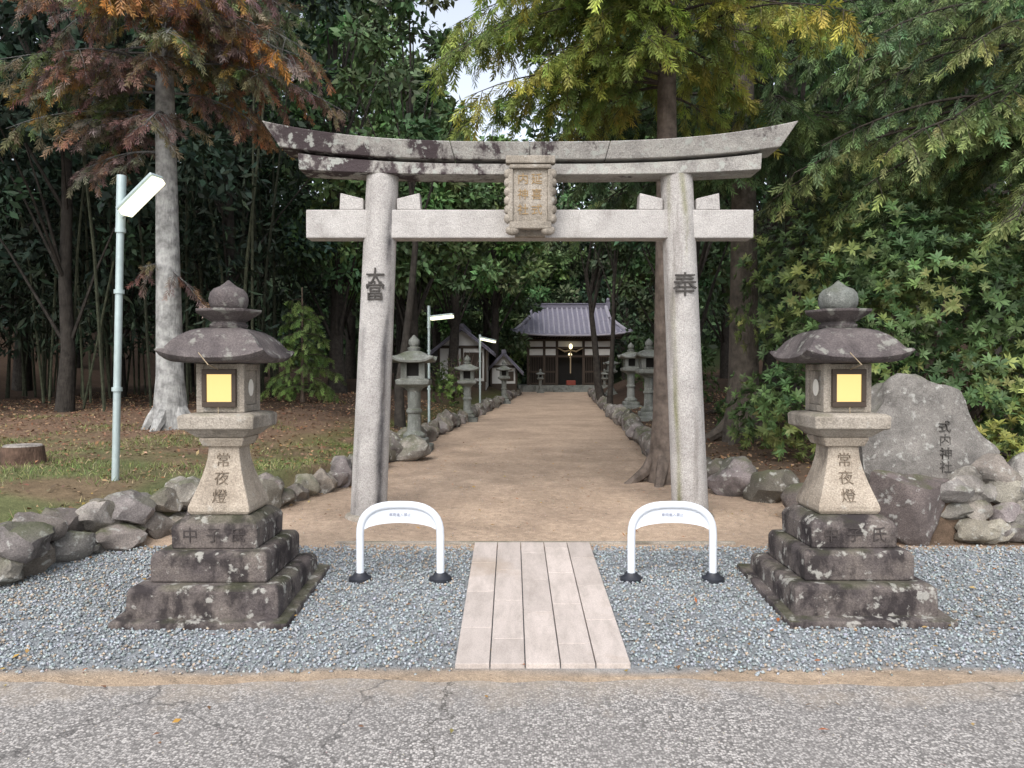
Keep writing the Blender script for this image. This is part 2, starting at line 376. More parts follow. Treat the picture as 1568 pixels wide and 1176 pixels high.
# gravel
rs = np.random.default_rng(5)
k = 62000; gx = rs.uniform(-5.6, 5.6, k); gy = rs.uniform(4.14, 6.5, k)
keep = ((gx < xc-.51) | (gx > xc+.51)) & (gx > xl(gy)+.0) & (gy > 4.2+.05*sn(gx, gx*.2, 3)+rs.normal(size=k)*.04)
keep &= ~((np.abs(gx+2.0) < .5) & (np.abs(gy-5.3) < .45)) & ~((np.abs(gx-2.33) < .5) & (np.abs(gy-5.35) < .45))
keep &= gy < 6.44+rs.normal(size=k)*.03
gx, gy = gx[keep], gy[keep]; k = len(gx)
oV = np.array([(1, 0, 0), (-1, .1, 0), (.1, .75, .1), (-.1, -.75, 0), (.2, .1, .6), (0, 0, -.6)], float)
oF = np.array([(0, 2, 4), (2, 1, 4), (1, 3, 4), (3, 0, 4), (2, 0, 5), (1, 2, 5), (3, 1, 5), (0, 3, 5)])
D = rs.normal(size=(k, 3)); D[:, 2] *= .35
V, F = inst(oV, oF, np.stack([gx, gy, H(gx, gy)+rs.uniform(.0, .014, k)], 1), D, rs.uniform(.008, .017, k), rs)
g = rs.uniform(.55, 1.35, (k, 1)); c = np.array([.31, .34, .355])*g*(1+rs.normal(size=(k, 3))*.03)
bm_ = rs.random(k) < .09+.15*sst(sn(gx, gy, 1.4)+.1); c[bm_] = np.array([.38, .31, .24])*g[bm_]
npmesh('gravel', V, F, M_gravel, np.repeat(c, 6, 0))
k = 11000; gx = rs.uniform(-4.5, 4.5, k); gy = rs.uniform(3.3, 14, k); keep = (gx > xl(gy)) & (gx < xr(gy)) & ((gy > 6.5) | (gy < 4.4)) & (np.abs(gx-xc) > (gy < 6.5)*.52)
gx, gy = gx[keep], gy[keep]; k = len(gx)
V, F = inst(oV, oF, np.stack([gx, gy, H(gx, gy)+.003], 1), rs.normal(size=(k, 3)), rs.uniform(.003, .008, k), rs)
npmesh('loose_pebbles', V, F, M_gravel, percol(k, 6, (.36, .31, .26), rs, .5))
k = 2400; gx = rs.uniform(-5, 5, k); gy = 3.4+rs.random(k)**1.3*12
keep = rs.random(k) < np.where((gy > 4.1) & (gy < 7.3), .32, np.where(gy < 4.1, .05, .38)); gx, gy = gx[keep], gy[keep]; k = len(gx)
D = rs.normal(size=(k, 3)); D[:, 2] *= .15
pal = np.array([(.33, .12, .04), (.3, .2, .08), (.2, .1, .05), (.4, .25, .06)])
V, F = inst(LEAF[0], LEAF[1], np.stack([gx, gy, H(gx, gy)+.022], 1), D, rs.uniform(.03, .055, k), rs, upb=np.array([0, 0, 1.5]))
npmesh('fallen_leaves', V, F, M_litter, percol(k, 4, pal[rs.integers(0, 4, k)], rs))
k = 32000; gx = rs.uniform(-13, 8, k); gy = rs.uniform(5.2, 24, k); keep = ((xl(gy)-gx > .2) & (rs.random(k) < sst((gy-6.5)/4)*.7+.28)) | (gx-xr(gy) > .2)
gx, gy = gx[keep], gy[keep]; k = len(gx); D = rs.normal(size=(k, 3)); D[:, 2] *= .3
pal = np.array([(.26, .14, .075), (.22, .15, .09), (.12, .08, .055), (.32, .22, .13), (.19, .095, .055)])
V, F = inst(LEAF[0], LEAF[1], np.stack([gx, gy, H(gx, gy)+.022], 1), D, rs.uniform(.035, .09, k), rs, upb=np.array([0, 0, 1.2]))
npmesh('leaf_litter', V, F, M_litter, percol(k, 4, pal[rs.integers(0, 5, k)], rs))
k = 75000; gx = rs.uniform(-11, -2.2, k); gy = 5.0+10*rs.random(k)**1.2
den = sst(.5+1.2*sn(gx, gy, 1.9, .5)+.7*sn(gx, gy, 5, 2)-np.clip((gy-9.5)/4, 0, 1)*.7)
keep = (xl(gy)-gx > .12) & (rs.random(k) < den); gx, gy = gx[keep], gy[keep]; k = len(gx)
bV = np.array([(0, .06, 0), (0, -.06, 0), (1, 0, -.15)]); bF = np.array([(0, 1, 2)])
D = rs.normal(size=(k, 3))*.6; D[:, 2] = 1
V, F = inst(bV, bF, np.stack([gx, gy, H(gx, gy)-.005], 1), D, rs.uniform(.03, .085, k), rs)
pal = np.array([(.14, .19, .055), (.19, .215, .07), (.30, .27, .14), (.10, .145, .045)])
npmesh('grass', V, F, M_grass, percol(k, 3, pal[rs.integers(0, 4, k)], rs))
# ------------------------------------------------------------------ stone walls
def rockrow(name, pts, rng_s, seed, mat=M_rock, stack=1, zoff=0, step=.85, g0=.6, g1=1.2):
    p = P(); rs = np.random.default_rng(seed)
    pts = [np.array(q, float) for q in pts]
    for j in range(stack):
        for a, b2 in zip(pts[:-1], pts[1:]):
            L = np.linalg.norm(b2-a); d = (b2-a)/L; t = -.1*j; ang = math.atan2(d[1], d[0])
            while t < L:
                s = rs.uniform(*rng_s); q = a+d*(t+s*.5)
                sx = s*rs.uniform(.9, 1.15)*.62; szz = s*rs.uniform(.5, .72)*.78; g = rs.uniform(g0, g1)
                c = (g, g*rs.uniform(.92, 1), g*rs.uniform(.85, 1)); hz = float(pz(np.array(q[1])))
                jx, jy = rs.normal(size=2)*.03
                p.rock((q[0]+jx-d[1]*.06*j, q[1]+jy+d[0]*.06*j, hz+szz*.6+j*np.mean(rng_s)*.56+zoff), (sx, s*.45, szz), int(rs.integers(1e9)), ang+rs.normal()*.22, .25, 3, c, 11)
                t += s*step
    return p.make(name, mat, smooth=True, ang=28)
rockrow('stone_retaining_wall', [(-5.5, 4.85), (-3.85, 5.5), (-3.5, 6.25), (-3.05, 7.0), (-2.55, 7.75)], (.26, .46), 11, stack=2)
rockrow('stone_retaining_wall', [(-2.5, 7.8), (-2.15, 9.0), (-2.05, 10.5)], (.3, .48), 12, stack=1)
rockrow('path_edging_stones', [(float(xl(y)), y) for y in (10.5, 12, 20, 36, 47)], (.3, .6), 13, g0=.45, g1=1.)
rockrow('path_edging_stones', [(float(xr(y)), y) for y in (9.8, 12, 20, 36, 47)], (.3, .6), 14, g0=.45, g1=1.)
rockrow('stone_retaining_wall', [(3.05, 7.95), (2.7, 8.35), (2.4, 9.3)], (.38, .6), 15, g0=.4, g1=.8)
rockrow('stone_retaining_wall', [(3.9, 6.56), (5.0, 6.54), (6.5, 6.5)], (.24, .38), 16, stack=3, step=.62, zoff=.02)
rockrow('stone_retaining_wall', [(3.9, 6.75), (5.0, 6.72), (6.5, 6.7)], (.3, .42), 26, stack=1, step=.7, zoff=.42)
rockrow('path_edging_stones', [(-2.2, 11.5), (-1.7, 11.8)], (.45, .6), 19)
p = P(); p.rock((3.52, 6.68, .80), (.50, .28, .43), 77, 0, .12, 4, (.50, .44, .45), 9); p.rock((2.95, 7.3, .72), (.32, .3, .24), 78, 0, .2, 3, (.5, .45, .45)); p.rock((3.35, 7.5, .85), (.35, .3, .24), 79, 0, .2, 3, (.5, .45, .42)); p.make('dark_wall_stone', M_rock, smooth=True, ang=28)
e = empty('inscribed_rock_monument', (4.05, 7.5, 1))
p = P(); V0, F0 = ICO[4]; V = V0.copy()
for nrm, d in (((.85, 0, .5), .66), ((.35, 0, .93), .80), ((-.85, 0, .5), .76), ((0, -1, .08), .42), ((-.2, 0, 1), .88), ((1, 0, .0), .84), ((-1, 0, 0), .78)):
    nrm = np.array(nrm)/np.linalg.norm(nrm); t = V@nrm; k_ = t > d; V[k_] -= np.outer(t[k_]-d, nrm)
for i, v in enumerate(V): V[i] *= 1+.12*mn.noise(Vector(v)*2.2+Vector((3, 1, 9)))+.06*mn.noise(Vector(v)*6)+.035*mn.noise(Vector(v)*15)
V = V*np.array([.80, .45, .70])+np.array([4.06, 7.5, 1.33]); p.add(V.tolist(), F0, (.8, .8, .8)); p.make('boulder', M_rock, e, True)
for i, ch in enumerate('式内神社'):
    tx, tz = 4.22, 1.46-i*.13; near = (np.abs(V[:, 0]-tx) < .09) & (np.abs(V[:, 2]-tz) < .09); ty = V[near, 1].min()-.004
    text('inscription_%d' % i, ch, .125, (tx, ty+.012, tz), M_carve4, e, 0, 0, .014, -.001)
# ------------------------------------------------------------------ torii
TX, TY = .175, 7.5
e = empty('stone_torii_gate', (TX, TY, .57))
for sg, nm in ((-1, 'left'), (1, 'right')):
    p = P(); pts = []; rad = []; nr = 120; nn = 56
    for t in np.linspace(0, 1, nr):
        pts.append((TX+sg*(1.615-.155*t), TY, .5+t*(3.96-.5))); rad.append(.180-.022*t)
    p.tube(pts, rad, nn)
    C = []
    for i in range(nr):
        z = pts[i][2]
        for j in range(nn):
            a = math.degrees(2*math.pi*j/nn); n_ = mn.noise(Vector((z*1.3, sg*3, a*.01))); n2 = mn.noise(Vector((z*9, a*.12, 5+sg)))
            if sg < 0:
                f = .85*math.exp(-((a-134+16*n_)/(13+7*n_))**2)*min(1, max(0, .85+n_*1.0+n2*.5))+.5*math.exp(-((a-60+20*n_)/9)**2)*max(0, n_*1.5+n2*.4)
                C.append((1-f, 1-f, 1-f*.98))
            else:
                f = .55*math.exp(-((a-98+16*n_)/9)**2)*min(1, max(0, (z-3.1)*1.5+n2*.7))+.55*math.exp(-((a-48+10*n_)/9)**2)*max(0, .3+n_*1.6+n2*.5)
                C.append((1-f*.72, 1-f*.7, 1-f))
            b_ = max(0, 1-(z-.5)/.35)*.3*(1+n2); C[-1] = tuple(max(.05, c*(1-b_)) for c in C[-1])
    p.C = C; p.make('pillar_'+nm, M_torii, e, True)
    p = P(); p.lathe(TX+sg*1.615, TY, [(.22, .45), (.235, .56), (.22, .585), (.178, .595)], 28); p.make('pillar_base_'+nm, M_lan, e, True)
    p = P(); cx = TX+sg*1.475
    for s2 in (-1, 1):
        x0 = cx+s2*.165; x1 = cx+s2*.40
        V = [(x0, TY-.08, 3.602), (x1, TY-.08, 3.602), (x1-s2*.01, TY-.08, 3.765), (x0, TY-.08, 3.71)]
        V += [(a, TY+.08, c) for a, b2, c in V]
        p.add(V, [(0, 1, 2, 3), (7, 6, 5, 4), (0, 4, 5, 1), (1, 5, 6, 2), (2, 6, 7, 3), (3, 7, 4, 0)])
    p.make('wedges_'+nm, M_nuki, e, bevel=.008)
p = P(); p.box(TX-2.2, TX+2.2, TY-.10, TY+.10, 3.318, 3.598); p.make('nuki_beam', M_nuki, e, bevel=.012)
def beam(p, s0, s1, xt, xb, zt, zb, lt, lb, yt, yb, n=24):
    V = []; F = []
    for i in range(n+1):
        s = s0+(s1-s0)*i/n; a = abs(s)**2.9
        V += [(TX+s*xb, TY-yb, zb+lb*a), (TX+s*xb, TY+yb, zb+lb*a), (TX+s*xt, TY+yt, zt+lt*a), (TX+s*xt, TY, zt+.03+lt*a), (TX+s*xt, TY-yt, zt+lt*a)]
    for i in range(n):
        for j in range(5): a = i*5+j; b2 = i*5+(j+1) % 5; F.append((a, a+5, b2+5, b2))
    F.append((0, 1, 2, 3, 4)); F.append(tuple(range(n*5+4, n*5-1, -1))); p.add(V, F)
p = P()
for a, b2 in ((-1, -.301), (-.299, -.002), (.0, .299), (.301, 1)): beam(p, a, b2, 2.58, 2.43, 4.218, 4.062, .20, .125, .25, .19)
p.make('kasagi_top_lintel', M_kasagi, e, bevel=.008)
p = P(); beam(p, -1, -.0015, 2.26, 2.25, 4.028, 3.925, .105, .05, .16, .16); beam(p, .0015, 1, 2.26, 2.25, 4.028, 3.925, .105, .05, .16, .16); p.make('shimaki_lintel', M_kasagi, e, bevel=.008)
p = P(); py = TY-.33; dz = -.10
p.box(TX-.17, TX+.17, py, TY-.12, 3.52+dz, 4.05+dz)
p.box(TX-.235, TX+.235, py-.05, py+.05, 4.075+dz, 4.15+dz); p.box(TX-.2, TX+.2, py-.04, py+.04, 4.03+dz, 4.07+dz)
p.box(TX-.215, TX-.165, py-.03, py+.03, 3.53+dz, 4.03+dz); p.box(TX+.165, TX+.215, py-.03, py+.03, 3.53+dz, 4.03+dz)
p.box(TX-.2, TX+.2, py-.04, py+.04, 3.46+dz, 3.53+dz); p.box(TX-.15, TX+.15, TY-.2, TY-.103, 3.315, 3.42)
p.make('plaque_frame', M_lan, e, bevel=.012)
p = P()
for i in range(6):
    for s2 in (-1, 1): p.rock((TX+s2*.215, py, 3.56+i*.085+dz), (.038, .035, .048), 5, 0, .0, 2, (1, 1, 1), 0)
for i in (0, 3): p.rock((TX-.17+i*.113, py, 3.45+dz), (.07, .04, .05), 5, 0, .0, 2, (1, 1, 1), 0)
p.make('plaque_scallops', M_lan, e, True)
for i, ch in enumerate('延喜式'): text('plaque_text_a%d' % i, ch, .11, (TX+.06, py-.004, 3.93-i*.145+dz), M_gold, e)
for i, ch in enumerate('内神社'): text('plaque_text_b%d' % i, ch, .11, (TX-.07, py-.004, 3.93-i*.145+dz), M_gold, e)
def pil(sg, z): t = (z-.5)/3.46; return TX+sg*(1.615-.155*t), .180-.022*t
for sg, chs in ((-1, '大當'), (1, '奉')):
    for i, ch in enumerate(chs):
        z = 2.91-i*.13 if sg < 0 else 2.84; x, r = pil(sg, z)
        text('carving_%s_%d' % ('lr'[sg > 0], i), ch, .2 if sg < 0 else .25, (x, TY-r-.003, z), M_carve, e, 0, 0, .012)
# ------------------------------------------------------------------ big lanterns
def lantern(cx, cy, chars, W0=.57):
    e = empty('stone_lantern', (cx, cy, .4))
    p = P(); V = [(cx+a*W0, cy+b2*.57, .0765*(cy+b2*.57)+dz) for dz in (-.1, .045) for a, b2 in ((-1, -1), (1, -1), (1, 1), (-1, 1))]
    p.add(V, [(3, 2, 1, 0), (4, 5, 6, 7), (0, 1, 5, 4), (1, 2, 6, 5), (2, 3, 7, 6), (3, 0, 4, 7)])
    k = W0/.57
    p.loft(cx, cy, [(.485*k, .485*k, .2, 0), (.495*k, .495*k, .45, 0), (.49*k, .49*k, .585, 0), (.46*k, .46*k, .612, 0)])
    p.loft(cx, cy, [(.385*k, .385*k, .613, 0), (.385*k, .385*k, .78, 0), (.36*k, .36*k, .812, 0)])
    p.make('stepped_pedestal', M_ped, e, bevel=.014)
    p = P(); p.loft(cx, cy, [(.285, .813), (.29, .95), (.275, .985), (.22, 1.025)]); p.make('upper_plinth', M_ped, e, bevel=.01)
    prof = [(.195, 1.026), (.212, 1.05), (.21, 1.08), (.185, 1.15), (.155, 1.235), (.130, 1.32), (.113, 1.40), (.108, 1.46), (.106, 1.485), (.135, 1.487), (.155, 1.535), (.155, 1.55)]
    p = P(); p.loft(cx, cy, prof); p.make('post', M_post, e, bevel=.006)
    p = P(); p.loft(cx, cy, [(.165, 1.552), (.225, 1.605), (.255, 1.615), (.26, 1.70), (.235, 1.714), (.18, 1.722)]); p.make('platform', M_lan, e, bevel=.008)
    fw = .165; z0, z1 = 1.723, 2.06; p = P()
    for a in (-1, 1):
        for b2 in (-1, 1): p.box(cx+a*fw-(.055 if a > 0 else 0), cx+a*fw+(.055 if a < 0 else 0), cy+b2*fw-(.055 if b2 > 0 else 0), cy+b2*fw+(.055 if b2 < 0 else 0), z0, z1)
    for za, zb in ((z0, z0+.05), (z1-.05, z1)): p.box(cx-fw+.003, cx+fw-.003, cy-fw+.003, cy+fw-.003, za+.002, zb-.002)
    for a in (-1, 1): p.box(cx+a*(fw-.035)-.02, cx+a*(fw-.035)+.02, cy-.112, cy+.112, z0+.049, z1-.049)
    p.box(cx-.112, cx+.112, cy+fw-.05, cy+fw-.015, z0+.049, z1-.049)
    p.make('firebox', M_lan, e, bevel=.006)
    p = P(); yf = cy-fw; a = .116; zc = (z0+z1)/2
    p.box(cx-a, cx+a, yf-.03, yf-.005, zc+.095, zc+.13); p.box(cx-a, cx+a, yf-.03, yf-.005, zc-.13, zc-.095)
    p.box(cx-a, cx-a+.03, yf-.03, yf-.005, zc-.094, zc+.094); p.box(cx+a-.03, cx+a, yf-.03, yf-.005, zc-.094, zc+.094)
    p.make('window_frame', M_wood, e, bevel=.003)
    p = P(); p.box(cx-a+.031, cx+a-.031, yf-.016, yf-.010, zc-.094, zc+.094); p.make('lit_paper_window', M_glow, e)
    for sg in (-1, 1):
        p = P(); n = 20; x = cx+sg*(fw-.013)
        p.add([(x+sg*dx, cy+.05*math.cos(t*2*math.pi/n), zc+.06*math.sin(t*2*math.pi/n)) for dx in (0, .003) for t in range(n)], [tuple(range(n)), tuple(range(2*n-1, n-1, -1))]+[(i, (i+1) % n, n+(i+1) % n, n+i) for i in range(n)])
        p.make('round_paper_window_'+('r' if sg > 0 else 'l'), M_paper, e)
    p = P()
    p.loft(cx, cy, [(.15, 2.061, 0), (.29, 2.066, .02), (.335, 2.07, .04), (.36, 2.098, .05), (.352, 2.118, .042), (.322, 2.138, .025), (.302, 2.175, .012), (.278, 2.215, .006), (.24, 2.255, 0), (.19, 2.288, 0), (.13, 2.305, 0), (.1, 2.31, 0)], 8)
    p.make('roof', M_lanroof, e, True)
    p = P(); p.lathe(cx, cy, [(.13, 2.308), (.14, 2.33), (.12, 2.345), (.12, 2.352), (.19, 2.395), (.232, 2.42), (.235, 2.437), (.18, 2.432), (.12, 2.428)], 8)
    p.make('crown_ring', M_lanroof, e, bevel=.004)
    p = P(); p.lathe(cx, cy, [(.09, 2.428), (.115, 2.445), (.13, 2.475), (.134, 2.515), (.125, 2.555), (.10, 2.585), (.06, 2.603), (.03, 2.625), (.005, 2.648)], 24); p.make('finial', M_lanroof if cx < 0 else M_oldlan, e, True)
    p = P(); p.tube([(cx-.07, cy-.352, 2.13), (cx, cy-.368, 2.05), (cx, yf-.04, 2.02), (cx, yf-.035, zc+.13)], .003, 5); p.tube([(cx, yf-.035, zc-.13), (cx, yf-.036, zc-.19)], .003, 5)
    p.make('cord', M_rope, e)
    for i, ch in enumerate('常夜燈'):
        z = 1.385-i*.12; w = float(np.interp(z, [q[1] for q in prof[:9]], [q[0] for q in prof[:9]]))
        text('post_carving_%d' % i, ch, .105, (cx, cy-w-.003, z), M_carve2, e, -.27 if i else -.15, 0, .006, -.0012)
    for i, ch in enumerate(chars): text('plinth_carving_%d' % i, ch, .11, (cx-.16+i*.16, cy-.291, .9), M_carve3, e, 0, 0, .003, -.0006)
    return e
lantern(-2.0, 5.31, '中子氏')
lantern(2.31, 5.33, '中子氏', .54)
# ------------------------------------------------------------------ old lanterns on path
def oldlantern(x, y, H_):
    z = h(x, y)-.02; e = empty('old_stone_lantern', (x, y, z)); p = P(); k = H_/1.8; q = lambda L: [(r*k, z+zz*k) for r, zz in L]
    p.loft(x, y, q([(.28, 0), (.28, .1), (.26, .12)])); p.loft(x, y, q([(.21, .121), (.21, .2), (.18, .22)])); p.lathe(x, y, q([(.17, .22), (.18, .27), (.11, .33), (.10, .6), (.125, .62), (.125, .66), (.1, .68), (.105, .95), (.15, 1.0)]), 14)
    p.loft(x, y, q([(.14, 1.0), (.25, 1.06), (.26, 1.13), (.2, 1.15)]))
    p.make('shaft_and_base', M_oldlan, e, bevel=.01)
    p = P(); w = .14*k; a = .045*k
    for i in (-1, 1):
        for j in (-1, 1): p.box(x+i*w-a, x+i*w+a, y+j*w-a, y+j*w+a, z+1.15*k, z+1.4*k)
    p.box(x-w, x+w, y-w, y+w, z+1.15*k, z+1.19*k); p.make('firebox', M_oldlan, e)
    p = P(); p.box(x-w*.8, x+w*.8, y-w*.8, y+w*.8, z+1.19*k, z+1.4*k); p.make('firebox_core', M_dark, e)
    p = P(); p.loft(x, y, [(.2*k, z+1.39*k, 0), (.32*k, z+1.4*k, .06*k), (.33*k, z+1.43*k, .07*k), (.24*k, z+1.49*k, .02), (.14*k, z+1.56*k, 0), (.09*k, z+1.58*k, 0)], 6)
    p.lathe(x, y, q([(.09, 1.58), (.11, 1.63), (.06, 1.65), (.09, 1.69), (.085, 1.75), (.01, 1.83)]), 12); p.make('roof', M_oldlan, e, True)
for x, y, hh in ((-1.72, 13.2, 2.02), (-1.25, 21, 1.85), (-.35, 33, 1.9), (3.28, 18, 1.95), (3.72, 23.5, 2.05), (4.75, 36, 1.9), (1.9, 50.3, 1.6), (6.2, 50.3, 1.6)):
    oldlantern(x, y, hh)
# ------------------------------------------------------------------ barriers
M_print = flat('grey_print', (.3, .32, .4), .6)
def barrier(x0, x1, y):
    e = empty('arched_pipe_barrier', ((x0+x1)/2, y, .43)); z0 = .0765*y; r = .03
    cx = (x0+x1)/2; w = (x1-x0)/2; pts = [(x0, y, z0-.02), (x0, y, z0+.2), (x0, y, z0+.34)]
    for t in np.linspace(0, 1, 21)[1:-1]:
        a = math.pi*(1-t); c, s_ = math.cos(a), math.sin(a)
        pts.append((cx+w*math.copysign(abs(c)**.72, c), y, z0+.34+(.26-r)*abs(s_)**.8))
    pts += [(x1, y, z0+.34), (x1, y, z0+.2), (x1, y, z0-.02)]
    p = P(); p.tube(pts, r, 14); p.make('bent_pipe', M_white, e, True)
    p = P(); zb = z0+.415; up = [q for q in pts[3:-3] if q[2] > zb]
    V = [(q[0], y-.006, q[2]) for q in up]
    V = [(cx-w+.035, y-.006, zb-.03)]+V+[(cx+w-.035, y-.006, zb-.03)]
    V += [(cx+w*.85*(1-2*t), y-.006, zb-.03+.05*math.sin(math.pi*t)**.5) for t in np.linspace(.05, .95, 9)]
    n = len(V); V += [(a, y+.006, c) for a, b2, c in V]
    p.add(V, [tuple(range(n)), tuple(range(2*n-1, n-1, -1))]+[(i, n+i, n+(i+1) % n, (i+1) % n) for i in range(n)]); p.make('plate', M_white, e)
    text('plate_lettering', '車両進入禁止', .028, (cx, y-.009, z0+.495), M_print, e, 0, 0, .0008)
    p = P()
    for x in (x0, x1): p.lathe(x, y, [(.085, z0-.02), (.085, z0+.022), (.06, z0+.035), (.042, z0+.06), (.03, z0+.06)], 20)
    p.make('base_sockets', M_black, e, True)
barrier(-1.145, -.54, 5.64); barrier(.90, 1.515, 5.64)
# ------------------------------------------------------------------ lamps
def lamp(x, y, z0, ztop, base_off, za, vec, half=.055, r=.035):
    e = empty('street_lamp', (x, y, z0)); p = P()
    m_ = z0+(ztop-z0)*.82
    p.tube([(x+base_off, y, z0-.1), (x+base_off*.2, y, m_)], r, 14); p.tube([(x+base_off*.2, y, m_), (x, y, ztop)], r*1.25, 14)
    for t in (.3, .62, .82): zz = z0+(ztop-z0)*t; xx = x+base_off*(1-t); p.tube([(xx, y, zz-.02), (xx, y, zz+.02)], r*1.4, 14)
    a = Vector((x+.02, y-.02, za)); v = Vector(vec); p.tube([a-v*.05, a+v*.12], r*.7, 8); p.make('pole', M_pole, e, True)
    p = P(); d = v.normalized(); s = d.cross(Vector((0, 0, 1))).normalized(); u = s.cross(d); c = a+v*.55
    p.obox(c+u*half*.75, v*.5, s*half*1.15, u*half*.25); p.make('housing', M_pole, e, bevel=.01)
    p = P(); p.obox(c, v*.49, s*half, u*half*.48); p.make('lit_tube', M_tube, e, bevel=.012)
z0 = h(-3.95, 7.4)
lamp(-3.83, 7.4, z0, 3.93, -.09, 3.53, (.40, -.12, .31), .07)
z1 = h(-1.95, 17); lamp(-1.88, 17, z1, 3.5, 0, 3.2, (.52, -.1, .05), .07, r=.03)
z2 = h(-1.2, 27); lamp(-1.15, 27, z2, 3.35, 0, 3.2, (.5, -.3, -.12), .08, r=.035)
# ------------------------------------------------------------------ shrine
SX, SY, SZ = 4.15, 56, .62
e = empty('shrine_hall', (SX, SY, SZ))
p = P(); p.box(SX-3.7, SX+3.7, SY-3.4, SY+3.4, SZ-.2, SZ+.45); p.box(SX-1.3, SX+1.3, SY-3.75, SY-3.4, SZ-.2, SZ+.3); p.box(SX-1.3, SX+1.3, SY-4.1, SY-3.75, SZ-.2, SZ+.15); p.make('stone_podium', M_oldlan, e, bevel=.02)
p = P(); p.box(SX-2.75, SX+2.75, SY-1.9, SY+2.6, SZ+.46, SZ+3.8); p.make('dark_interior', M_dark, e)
p = P()
for x in (-3., -1.85, -.95, .95, 1.85, 3.): p.box(SX+x-.09, SX+x+.09, SY-2.5, SY-2.32, SZ+.45, SZ+3.75)
for z in (.5, 1.35, 2.45, 3.05, 3.6):
    if z < 2:
        p.box(SX-2.95, SX-.98, SY-2.46, SY-2.36, SZ+z, SZ+z+.12); p.box(SX+.98, SX+2.95, SY-2.46, SY-2.36, SZ+z, SZ+z+.12)
    else: p.box(SX-2.95, SX+2.95, SY-2.46, SY-2.36, SZ+z, SZ+z+.14)
for x in np.arange(-2.85, -1, .12):
    for s2 in (-1, 1): p.box(SX+s2*x-.02, SX+s2*x+.02, SY-2.43, SY-2.39, SZ+.6, SZ+2.45)
for x in np.arange(-4, 4.01, .2): p.box(SX+x-.04, SX+x+.04, SY-3.35, SY-2.3, SZ+3.78, SZ+3.86)
p.make('timber_frame', M_wood, e)
p = P()
for a, b2 in ((-2.9, -1.95), (-1.76, -1.04), (1.04, 1.76), (1.95, 2.9)): p.box(SX+a, SX+b2, SY-2.41, SY-2.38, SZ+2.6, SZ+3.04); p.box(SX+a, SX+b2, SY-2.41, SY-2.38, SZ+3.2, SZ+3.59)
p.box(SX-.85, SX+.85, SY-2.41, SY-2.38, SZ+3.2, SZ+3.59); p.make('plaster_panels', M_plaster, e)
p = P(); rings = [(4.2, 3.5, SZ+3.87, .28), (4.25, 3.53, SZ+3.97, .28), (3.85, 2.9, SZ+4.3, .1), (3.4, 2.3, SZ+4.72, .03), (3.0, 1.75, SZ+5.15, 0), (2.85, .12, SZ+6.1, 0)]
p.loft(SX, SY, rings, 12); p.make('tiled_roof', M_tile, e)
pr = [(4.25, 3.53, 3.99), (3.85, 2.9, 4.32), (3.4, 2.3, 4.74), (3.0, 1.75, 5.17), (2.85, .12, 6.12)]
p = P()
for x in np.arange(-4.05, 4.1, .36):
    pts = [(SX+x, SY-hy, SZ+z+.02+(.28*(abs(x)/4.25)**3 if z < 4 else .0)) for (hx, hy, z) in pr if abs(x) <= hx]
    if len(pts) > 1: p.tube(pts, .075, 6)
p.tube([(SX+x, SY-3.56, SZ+3.95+.28*(abs(x)/4.25)**3) for x in np.linspace(-4.2, 4.2, 15)], .07, 6)
for s2 in (-1, 1): p.tube([(SX+s2*a, SY-b2, SZ+z+.08+(.26 if z < 4 else 0)) for a, b2, z in pr[:4]], .13, 8); p.tube([(SX+s2*2.9, SY-1.7, SZ+5.25), (SX+s2*2.82, SY-.1, SZ+6.25)], .15, 8)
p.make('tile_ribs', M_tilerib, e)
p = P(); p.box(SX-2.95, SX+2.95, SY-.18, SY+.18, SZ+6.1, SZ+6.42)
for s2 in (-1, 1): p.box(SX+s2*2.98-.14, SX+s2*2.98+.14, SY-.25, SY+.25, SZ+6.05, SZ+6.62); p.rock((SX+s2*2.98, SY-.1, SZ+6.72), (.14, .2, .2), 3, 0, 0, 2, (1, 1, 1), 0)
p.box(SX-3.0, SX+3.0, SY-.24, SY+.24, SZ+6.425, SZ+6.5); p.make('ridge', M_tile, e)
p = P(); p.rock((SX, SY-2.9, SZ+3.2), (.13, .13, .2), 1, 0, 0, 2, (1, 1, 1), 0); p.rock((SX, SY-2.3, SZ+2.6), (.14, .14, .17), 1, 0, 0, 2, (1, 1, 1), 0); p.make('hanging_lights', M_warm, e)
p = P(); p.box(SX-.32, SX+.32, SY-3.2, SY-2.7, SZ+.46, SZ+.8); p.make('offering_box', M_red, e, bevel=.02)
p = P(); p.tube([(SX, SY-2.7, SZ+2.9), (SX, SY-2.72, SZ+1.3)], .05, 8); p.tube([(SX-.9, SY-2.6, SZ+3.1), (SX-.4, SY-2.6, SZ+2.85), (SX, SY-2.6, SZ+2.95), (SX+.4, SY-2.6, SZ+2.85), (SX+.9, SY-2.6, SZ+3.1)], [.03, .06, .04, .06, .03], 8); p.make('bell_rope', M_rope, e)
